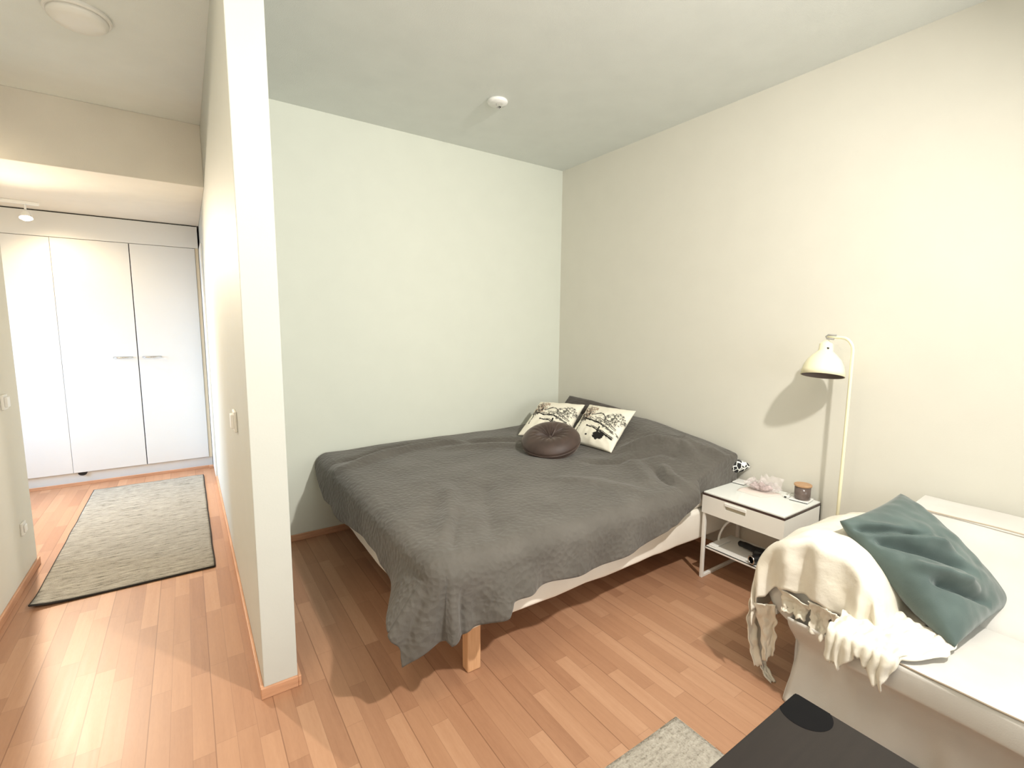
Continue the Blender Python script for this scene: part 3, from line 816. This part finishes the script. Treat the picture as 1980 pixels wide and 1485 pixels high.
# hair dryer on the shelf
hd = root('hair_dryer', (2.50, 1.235, 0.19), 'black hair dryer with silver nozzle ring lying on the nightstand shelf', 'hair dryer')
a = Vector((0.055, -0.045, 0.034))
bm = bmesh.new()
tube(bm, smoothpath([(0.06, -0.10, 0.034), (0.05, -0.09, 0.034), (0.035, -0.03, 0.034), (0.02, 0.04, 0.034), (0.015, 0.065, 0.034)], 5), [0.018]+[0.031]*4+[0.034]*14+[0.026, 0.022], 24)
bmobj('barrel', bm, BLACKP, hd, smooth=True)
bm = bmesh.new()
tube(bm, smoothpath([(0.028, 0.02, 0.034), (0.06, 0.09, 0.030), (0.075, 0.15, 0.026), (0.085, 0.19, 0.02)], 5), [0.021]*5+[0.018]*6+[0.016]*4+[0.010], 20)
bmobj('handle', bm, BLACKP, hd, smooth=True)
bm = bmesh.new()
tube(bm, [(0.01, 0.0, 0.030), (-0.045, 0.022, 0.028), (-0.070, 0.032, 0.027)], [0.024, 0.023, 0.022], 24, False)
nzl = bmobj('nozzle', bm, BLACKP, hd, smooth=True)
bm = bmesh.new()
c = Vector((-0.070, 0.032, 0.027)); ax = Vector((-0.92, 0.37, 0)).normalized(); e1 = Vector((0, 0, 1)); e2 = ax.cross(e1)
tube(bm, [c+(e1*math.cos(2*PI*i/32)+e2*math.sin(2*PI*i/32))*0.021 for i in range(33)], 0.004, 10, False)
bmobj('nozzle_ring', bm, CHROME, nzl, smooth=True)
# white cable arching from the drawer down to the shelf, and a power strip
bm = bmesh.new()
tube(bm, smoothpath([(2.60, 1.42, 0.385), (2.58, 1.45, 0.35), (2.56, 1.49, 0.315), (2.545, 1.515, 0.26), (2.54, 1.525, 0.21), (2.54, 1.522, 0.199)]), 0.0062, 12)
cb = bmobj('power_cable', bm, WHITE, None, smooth=True); tag(cb, 'thick white cable arching down onto the nightstand shelf', 'cable')
bm = bmesh.new(); box(bm, 2.45, 2.60, 1.485, 1.532, 0.1905, 0.200, 0.004, 3)
ps = bmobj('power_adapter', bm, WHITE, None); tag(ps, 'flat white adapter at the bed end of the nightstand shelf', 'adapter')

# ------------------------------------------------------------------ floor lamp
LX, LY = 2.665, 0.972
fl = root('floor_lamp', (LX, LY, 0), 'cream metal floor lamp with domed shade standing by the right wall', 'lamp')
bm = bmesh.new(); lathe(bm, [(0, 0), (0.115, 0), (0.118, 0.006), (0.112, 0.016), (0.02, 0.022), (0.012, 0.03), (0, 0.03)], n=48); bmobj('base', bm, LAMPM, fl, smooth=True)
bm = bmesh.new()
pp_ = [(0, 0, 0.02), (0, 0, 0.7), (0, 0, 1.30)] + [(0, 0.052-0.052*math.cos(PI/2*i/10), 1.34+0.068*math.sin(PI/2*i/10)) for i in range(11)] + [(0, 0.085, 1.4095), (0, 0.118, 1.410)]
tube(bm, pp_, 0.0075, 14); bmobj('pole', bm, LAMPM, fl, smooth=True)
SH = Vector((0.012, 0.122, 1.402))   # top of the shade
tilt = Matrix.Rotation(math.radians(-3), 4, 'X') @ Matrix.Rotation(math.radians(13), 4, 'Y')
prof = [(0.0, -0.012), (0.012, -0.012), (0.020, -0.022), (0.030, -0.030), (0.031, -0.062), (0.036, -0.070), (0.054, -0.088), (0.072, -0.110), (0.085, -0.137), (0.092, -0.165), (0.0955, -0.192)]
inner = [(0.0915, -0.192), (0.088, -0.165), (0.081, -0.139), (0.068, -0.113), (0.050, -0.092), (0.0, -0.075)]
def shadep(bm_, pr):
    lathe(bm_, pr, n=56)
    bmesh.ops.transform(bm_, verts=bm_.verts, matrix=Matrix.Translation(SH) @ tilt)
bm = bmesh.new(); shadep(bm, prof); sh = solid(bmobj('shade', bm, LAMPM, fl, smooth=True), 0.0015)
bm = bmesh.new(); shadep(bm, inner); bmobj('shade_lining', bm, LAMPIN, sh, smooth=True)
bm = bmesh.new(); shadep(bm, [(0.0, -0.085), (0.012, -0.088), (0.014, -0.11), (0.027, -0.135), (0.028, -0.152), (0.018, -0.168), (0.0, -0.172)]); bmobj('bulb', bm, PLAST, fl, smooth=True)
bm = bmesh.new(); tube(bm, [(-0.004, 0.075, 1.418), (-0.004, 0.112, 1.420), (-0.004, 0.121, 1.412), (-0.004, 0.116, 1.402), (-0.004, 0.085, 1.400)], 0.0045, 10); bmobj('hinge', bm, GREYP, fl, smooth=True)
bm = bmesh.new(); tube(bm, [tuple(SH+Vector((-0.030, -0.012, -0.045))), tuple(SH+Vector((-0.040, -0.026, -0.047)))], 0.004, 10); bmobj('switch', bm, BLACKP, fl, smooth=True)
# little riveted vent hole on the shade
bm = bmesh.new()
lathe(bm, [(0, 0.003), (0.006, 0.003), (0.007, 0.0)], n=20)
q = Vector((-0.93, -0.30, 0.28)).normalized()
bmesh.ops.transform(bm, verts=bm.verts, matrix=Matrix.Translation(SH+Vector((-0.078, -0.030, -0.137))) @ q.to_track_quat('Z', 'Y').to_matrix().to_4x4())
bmobj('rivet', bm, WHITE, sh, smooth=True)

# ------------------------------------------------------------------ sofa
SO = (2.25, -0.35, 0)
SYL, SYR = 0.80, -1.75
sf = root('sofa', SO, 'low off-white fabric-covered sofa along the right wall', 'sofa')
def sprof(name, prof, y0, y1, mat, ny, amp, sc, round_=0.0, label=None):
    """profile (x,z) closed, swept along y with gentle unevenness"""
    n = len(prof); bm = bmesh.new(); rows = []
    for j in range(ny+1):
        y = y0+(y1-y0)*j/ny
        rows.append([bm.verts.new((x-SO[0]+amp*nz(x*sc, y*sc, z*sc), y-SO[1], max(0, z+0.6*amp*nz(x*sc+5, y*sc, z*sc)))) for x, z in prof])
    for a, b in zip(rows, rows[1:]):
        for i in range(n): bm.faces.new((a[i], a[(i+1) % n], b[(i+1) % n], b[i]))
    bm.faces.new(rows[0]); bm.faces.new(rows[-1])
    return bmobj(name, bm, mat, sf, smooth=False)
def rounded(poly, r=0.02, k=4):
    out = []; n = len(poly)
    for i in range(n):
        p0, p1, p2 = Vector(poly[i-1]), Vector(poly[i]), Vector(poly[(i+1) % n])
        a = (p0-p1); b = (p2-p1); ra = min(r, a.length*0.45, b.length*0.45)
        A = p1+a.normalized()*ra; B = p1+b.normalized()*ra
        for s in range(k+1):
            t = s/k; q = A*(1-t)**2+p1*2*t*(1-t)+B*t*t; out.append((q.x, q.y))
    return out
def dense(poly, L=0.04):
    out = []; n = len(poly)
    for i in range(n):
        a, b = Vector(poly[i]), Vector(poly[(i+1) % n]); m = max(1, int((b-a).length/L))
        for s in range(m): q = a.lerp(b, s/m); out.append((q.x, q.y))
    return out
def shade_smooth(o, ang=40):
    for p in o.data.polygons: p.use_smooth = True
    m = o.modifiers.new('edges', 'EDGE_SPLIT'); m.split_angle = math.radians(ang); return o
seat = sprof('seat_cushion', dense(rounded([(1.725, 0.345), (1.722, 0.445), (2.19, 0.447), (2.19, 0.345)], 0.018)), 0.56, SYR, SOFAC, 90, 0.007, 5)
shade_smooth(seat)
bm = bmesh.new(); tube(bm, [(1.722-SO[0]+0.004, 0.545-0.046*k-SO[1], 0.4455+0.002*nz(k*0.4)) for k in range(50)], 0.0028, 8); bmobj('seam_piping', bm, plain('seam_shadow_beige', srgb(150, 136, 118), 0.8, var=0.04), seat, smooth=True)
back = sprof('backrest', dense(rounded([(2.165, 0.34), (2.175, 0.455), (2.56, 0.690), (2.76, 0.705), (2.78, 0.34)], 0.035)), 0.66, SYR, SOFAC, 90, 0.010, 4)
shade_smooth(back)
bm = bmesh.new(); tube(bm, [(2.545-SO[0], 0.64-0.047*k-SO[1], 0.692+0.004*nz(k*0.3, 2)) for k in range(50)], 0.003, 8); bmobj('back_seam', bm, plain('seam_shadow_cream', srgb(190, 176, 156), 0.8, var=0.04), back, smooth=True)
# loose cover falling behind the seat edge to the floor (flares at the hem)
def skirtf(u, v):
    y = SYR+(0.80-SYR)*u
    x = 1.83+0.10*sstep(0, 0.45, v)-0.045*sstep(0.55, 1.0, v)
    x += 0.012*nz(y*7, v*2, 1)*v + 0.02*nz(y*2.2, v, 6)*v
    x -= 0.03*sstep(0.70, 0.80, y)*v**2
    x += 0.022*math.sin(y*17+3*nz(y*3, 0, 4))*v**2*sstep(0.3, 1, v) + 0.012*nz(y*20, v*4, 8)*v
    z = 0.36*(1-v)
    return (x-SO[0], y-SO[1], max(0.002, z))
solid(link('skirt', gridmesh('skirt', skirtf, 160, 30), SOFAC, sf, smooth=True), 0.004)
def skirtl(u, v):
    x = 1.86+0.90*u; z = 0.36*(1-v)
    k = sstep(0, 0.1, u)
    if u < 0.05: x = 1.83+0.10*sstep(0, 0.45, v)-0.045*sstep(0.55, 1.0, v)-0.03*v*v+0.03*u/0.05
    y = 0.795+0.016*nz(x*8, v*2, 4)*v+0.012*v*v
    return (x-SO[0], y-SO[1], max(0.002, z))
solid(link('side_cover', gridmesh('side_cover', skirtl, 60, 24), SOFAC, sf, smooth=True), 0.004)
# hem piled on the floor
def hemf(u, v):
    y = SYR+(0.79-SYR)*u; t = v*PI
    r = 0.026+0.020*nz(y*5, 0, 3)+0.008*nz(y*13, 0, 5)
    return (1.885+0.02*nz(y*2.2, 1, 6)-r*1.3*math.cos(t)-SO[0], y-SO[1], 0.002+max(0.003, r)*math.sin(t))
link('floor_hem', gridmesh('floor_hem', hemf, 160, 10), SOFAC, sf, smooth=True)
# rolled arm
ARM = [(0.50, 0.34), (0.51, 0.45), (0.545, 0.545), (0.61, 0.615), (0.70, 0.650), (0.79, 0.640), (0.865, 0.595), (0.905, 0.520), (0.915, 0.430), (0.890, 0.350), (0.83, 0.315), (0.785, 0.30)]
def arm():
    bm = bmesh.new(); P = dense(rounded(ARM, 0.03, 3), 0.03); n = len(P); rows = []
    cx = sum(p[0] for p in P)/n; cz = sum(p[1] for p in P)/n
    xs = [1.870, 1.872, 1.88, 1.895, 1.92]+[1.92+0.78*k/20 for k in range(1, 21)]+[2.76]
    sc = [0.86, 0.93, 0.975, 0.995, 1.0]+[1.0]*20+[0.96]
    for x, s in zip(xs, sc):
        drop = 1-0.10*sstep(2.2, 2.7, x)
        rows.append([bm.verts.new((x-SO[0], cx+(y-cx)*s-SO[1], (cz+(z-cz)*s)*(drop if z > 0.4 else 1)+0.004*nz(x*6, y*6, z*6))) for y, z in P])
    for a, b in zip(rows, rows[1:]):
        for i in range(n): bm.faces.new((a[i], a[(i+1) % n], b[(i+1) % n], b[i]))
    bm.faces.new(rows[0]); bm.faces.new(rows[-1])
    return bmobj('arm', bm, SOFAC, sf, smooth=True)
arm()
bm = bmesh.new(); box(bm, 1.93-SO[0], 2.74-SO[0], SYR-SO[1], 0.775-SO[1], 0.05, 0.35); bmobj('inner_frame', bm, SOFAC, sf)
bm = bmesh.new(); box(bm, 1.714-SO[0], 1.722-SO[0], 0.575-SO[1], 0.625-SO[1], 0.375, 0.405, 0.001)
lb = bmobj('care_label', bm, WHITE, sf); lb['label'] = 'bright white label'

# ------------------------------------------------------------------ throw over the sofa arm
OUT = [(0.44, 0.468), (0.50, 0.470), (0.525, 0.535), (0.565, 0.605), (0.625, 0.660), (0.70, 0.682), (0.785, 0.674), (0.870, 0.628), (0.925, 0.545), (0.945, 0.445), (0.940, 0.370), (0.935, 0.305)]
OUTP = smoothpath([(a, 0, b) for a, b in OUT], 6)
def outp(t):
    k = t*(len(OUTP)-1); i = min(int(k), len(OUTP)-2); q = OUTP[i].lerp(OUTP[i+1], k-i); return q.x, q.z
def throw_main(u, v):
    # u: from the seat over the arch to the outer side ; v: rear -> front edge -> hanging
    y, z = outp(u)
    hang = interp([(0, 0.06), (0.12, 0.13), (0.25, 0.20), (0.40, 0.235), (0.55, 0.225), (0.62, 0.20), (0.68, 0.215), (0.80, 0.15), (0.90, 0.085), (1.0, 0.07)], u)
    hang *= 1+0.10*nz(u*16, 0, 3)
    hang += 0.006*nz(u*150, 1, 8)
    Lx = 0.62
    s = v*(Lx+hang)
    w = 0.006*nz(u*9, s*7, 1)+0.004*nz(u*22, s*16, 5)
    zr = 1-0.08*sstep(2.2, 2.6, 1.862+(Lx-s))
    if s < Lx:
        x = 1.862+(Lx-s)
        zz = z*(zr if z > 0.47 else 1)+w*1.2
        yy = y+w*0.6
        return (x, yy, zz)
    e = s-Lx
    R = 0.03
    if e < R*PI/2: dx, dz = R*math.sin(e/R), R*(1-math.cos(e/R))
    else: dx, dz = R, R+e-R*PI/2
    cy = 0.72; spread = 1-0.06*sstep(0, 0.2, e)*(1 if u > 0.25 else 0)
    fold = 0.018*math.sin(u*46+2*nz(u*5, 2))*min(1, e/0.10)
    return (1.862-dx-fold*0.8+w, cy+(y-cy)*spread+0.01*nz(u*8, e*9, 9), z-dz+w*0.5)
def sheet_strip(top0, top1, bot0, bot1, folds, amp, seed, belly=0.02):
    t0, t1, b0, b1 = map(Vector, (top0, top1, bot0, bot1))
    wdir = (t1-t0).normalized(); nrm_ = wdir.cross(Vector((0, 0, -1))).normalized()
    def f(u, v):
        p = t0.lerp(t1, u).lerp(b0.lerp(b1, u), v)
        p = p + nrm_*(amp*math.sin(u*folds*2*PI+seed)*(0.35+0.65*v)+belly*math.sin(v*PI)+0.008*nz(u*6, v*8, seed))
        p.z += 0.012*nz(u*9, v*2, seed+4)*v + 0.004*nz(u*60, v*2, seed)*v
        p += wdir*0.010*nz(v*7, u*3, seed+8)
        return tuple(p)
    return f
def seat_heap(u, v):
    # crumpled part lying on the seat, bending over its front edge ; u: y , v: depth to front
    y = 0.62-0.27*u
    L = 0.20+0.10*(1-u); hang = interp([(0, 0.11), (0.18, 0.12), (0.30, 0.055), (0.42, 0.06), (0.52, 0.12), (0.62, 0.10), (0.72, 0.02), (1, 0.0)], u)
    hang = max(0, hang*(1+0.3*nz(u*20, 0, 2)))
    s = v*(L+hang)
    xf = interp([(0, 1.708), (0.62, 1.708), (0.8, 1.76), (1.0, 1.84)], u)
    w = 0.016*nz(u*5, s*18, 4)+0.010*nz(u*12, s*34, 6)
    if s < L: return (xf+(L-s), y+0.008*nz(s*30, u*4, 2), 0.466+abs(w)*1.1*(1-sstep(0.75, 1, u)*0.6)+0.03*(1-u)*sstep(0, 1, 1-s/L))
    e = s-L; R = 0.012
    dx, dz = (R*math.sin(e/R), R*(1-math.cos(e/R))) if e < R*PI/2 else (R, R+e-R*PI/2)
    return (xf-dx-abs(0.012*math.sin(u*34))*min(1, e/0.04), y+0.01*nz(e*20, u*9, 1), 0.468-dz)
parts = [(throw_main, 150, 90), (seat_heap, 80, 50),
         (sheet_strip((1.845, 0.950, 0.355), (1.965, 0.955, 0.35), (1.885, 0.925, 0.045), (1.955, 0.935, 0.055), 1.6, 0.014, 1.0), 40, 40),
         (sheet_strip((1.830, 0.930, 0.35), (1.850, 0.855, 0.37), (1.880, 0.905, 0.09), (1.900, 0.872, 0.13), 1.2, 0.010, 2.2), 30, 30),
         (sheet_strip((1.832, 0.845, 0.46), (1.828, 0.735, 0.44), (1.832, 0.83, 0.375), (1.832, 0.745, 0.37), 1.5, 0.010, 3.4), 34, 14),
         (sheet_strip((1.826, 0.735, 0.46), (1.822, 0.655, 0.46), (1.826, 0.72, 0.345), (1.826, 0.675, 0.335), 1.0, 0.010, 4.9), 24, 16),
         (sheet_strip((1.815, 0.665, 0.46), (1.795, 0.600, 0.47), (1.800, 0.650, 0.300), (1.790, 0.615, 0.30), 1.0, 0.012, 0.4), 24, 18),
         (sheet_strip((1.905, 0.930, 0.075), (1.950, 0.925, 0.07), (1.900, 0.880, 0.004), (1.925, 0.868, 0.004), 1.0, 0.006, 5.4), 16, 14)]
vs, fs = [], []
for f, nu, nv in parts:
    b0 = len(vs)
    for j in range(nv+1):
        for i in range(nu+1): vs.append(tuple(f(i/nu, j/nv)))
    for j in range(nv):
        for i in range(nu):
            a = b0+j*(nu+1)+i; fs.append((a, a+1, a+nu+2, a+nu+1))
me = bpy.data.meshes.new('throw_blanket'); me.from_pydata(vs, [], fs)
th = solid(link('throw_blanket', me, THROW, None, smooth=True), 0.004)
tag(th, 'cream crumpled cotton throw with ragged hem draped over the sofa arm', 'throw')

# teal cushion
def gfold(u, v):
    h = 0
    for (a, b, d, w) in (((0.02, 0.10), (0.50, 0.38), -0.028, 0.030), ((0.05, 0.22), (0.62, 0.72), -0.030, 0.045), ((0.12, 0.12), (0.60, 0.52), 0.014, 0.04), ((0.15, 0.62), (0.55, 0.92), -0.022, 0.035), ((0.05, 0.45), (0.50, 0.80), 0.016, 0.04)):
        dd, t = segd(u, v, a, b); h += d*math.exp(-(dd/w)**2)*min(1, 5*t+0.3, 4*(1-t))
    return h
pillow('scatter_cushion', (2.37, 0.650, 0.785), (2.377, 0.305, 0.470), (1.915, 0.350, 0.470), (1.985, 0.715, 0.735), 0.21, GREEN,
       'large dark teal cushion leaning between sofa arm and backrest', 'cushion', n=90, wr=0.014, seed=11, pinch=0.05, power=0.42, side=1.0,
       folds=lambda u, v: gfold(1-v, u))

# pink cloth glimpsed behind the sofa arm
def pinkf(u, v):
    return (0.11*(u-0.5), 0.05*(v-0.5)+0.006*nz(u*5, 1, 2), 0.02+0.02*nz(u*6, v*6, 3)+0.02*math.sin(u*PI))
pk = solid(link('pink_cloth', gridmesh('pink_cloth', pinkf, 24, 14), PINK, None, (2.60, 1.058, 0.28), smooth=True), 0.004)
tag(pk, 'scrap of coral pink cloth showing between nightstand and sofa arm', 'cloth')

# ------------------------------------------------------------------ coffee table
TO = (0.865, 0.06, 0)
ct = root('coffee_table', TO, 'black-brown rectangular coffee table, its corner at the bottom of the photo', 'table')
boxo('tabletop', 0.40, 1.333, -0.43, 0.547, 0.42, 0.45, TABLE, ct, 0.002, 2, TO)
for lx in (0.44, 1.293):
    for ly in (-0.39, 0.507): boxo('leg', lx-0.025, lx+0.025, ly-0.025, ly+0.025, 0.012, 0.42, TABLE, ct, 0.003, 2, TO)
# thin black disc at the visible corner, cut by the table edges
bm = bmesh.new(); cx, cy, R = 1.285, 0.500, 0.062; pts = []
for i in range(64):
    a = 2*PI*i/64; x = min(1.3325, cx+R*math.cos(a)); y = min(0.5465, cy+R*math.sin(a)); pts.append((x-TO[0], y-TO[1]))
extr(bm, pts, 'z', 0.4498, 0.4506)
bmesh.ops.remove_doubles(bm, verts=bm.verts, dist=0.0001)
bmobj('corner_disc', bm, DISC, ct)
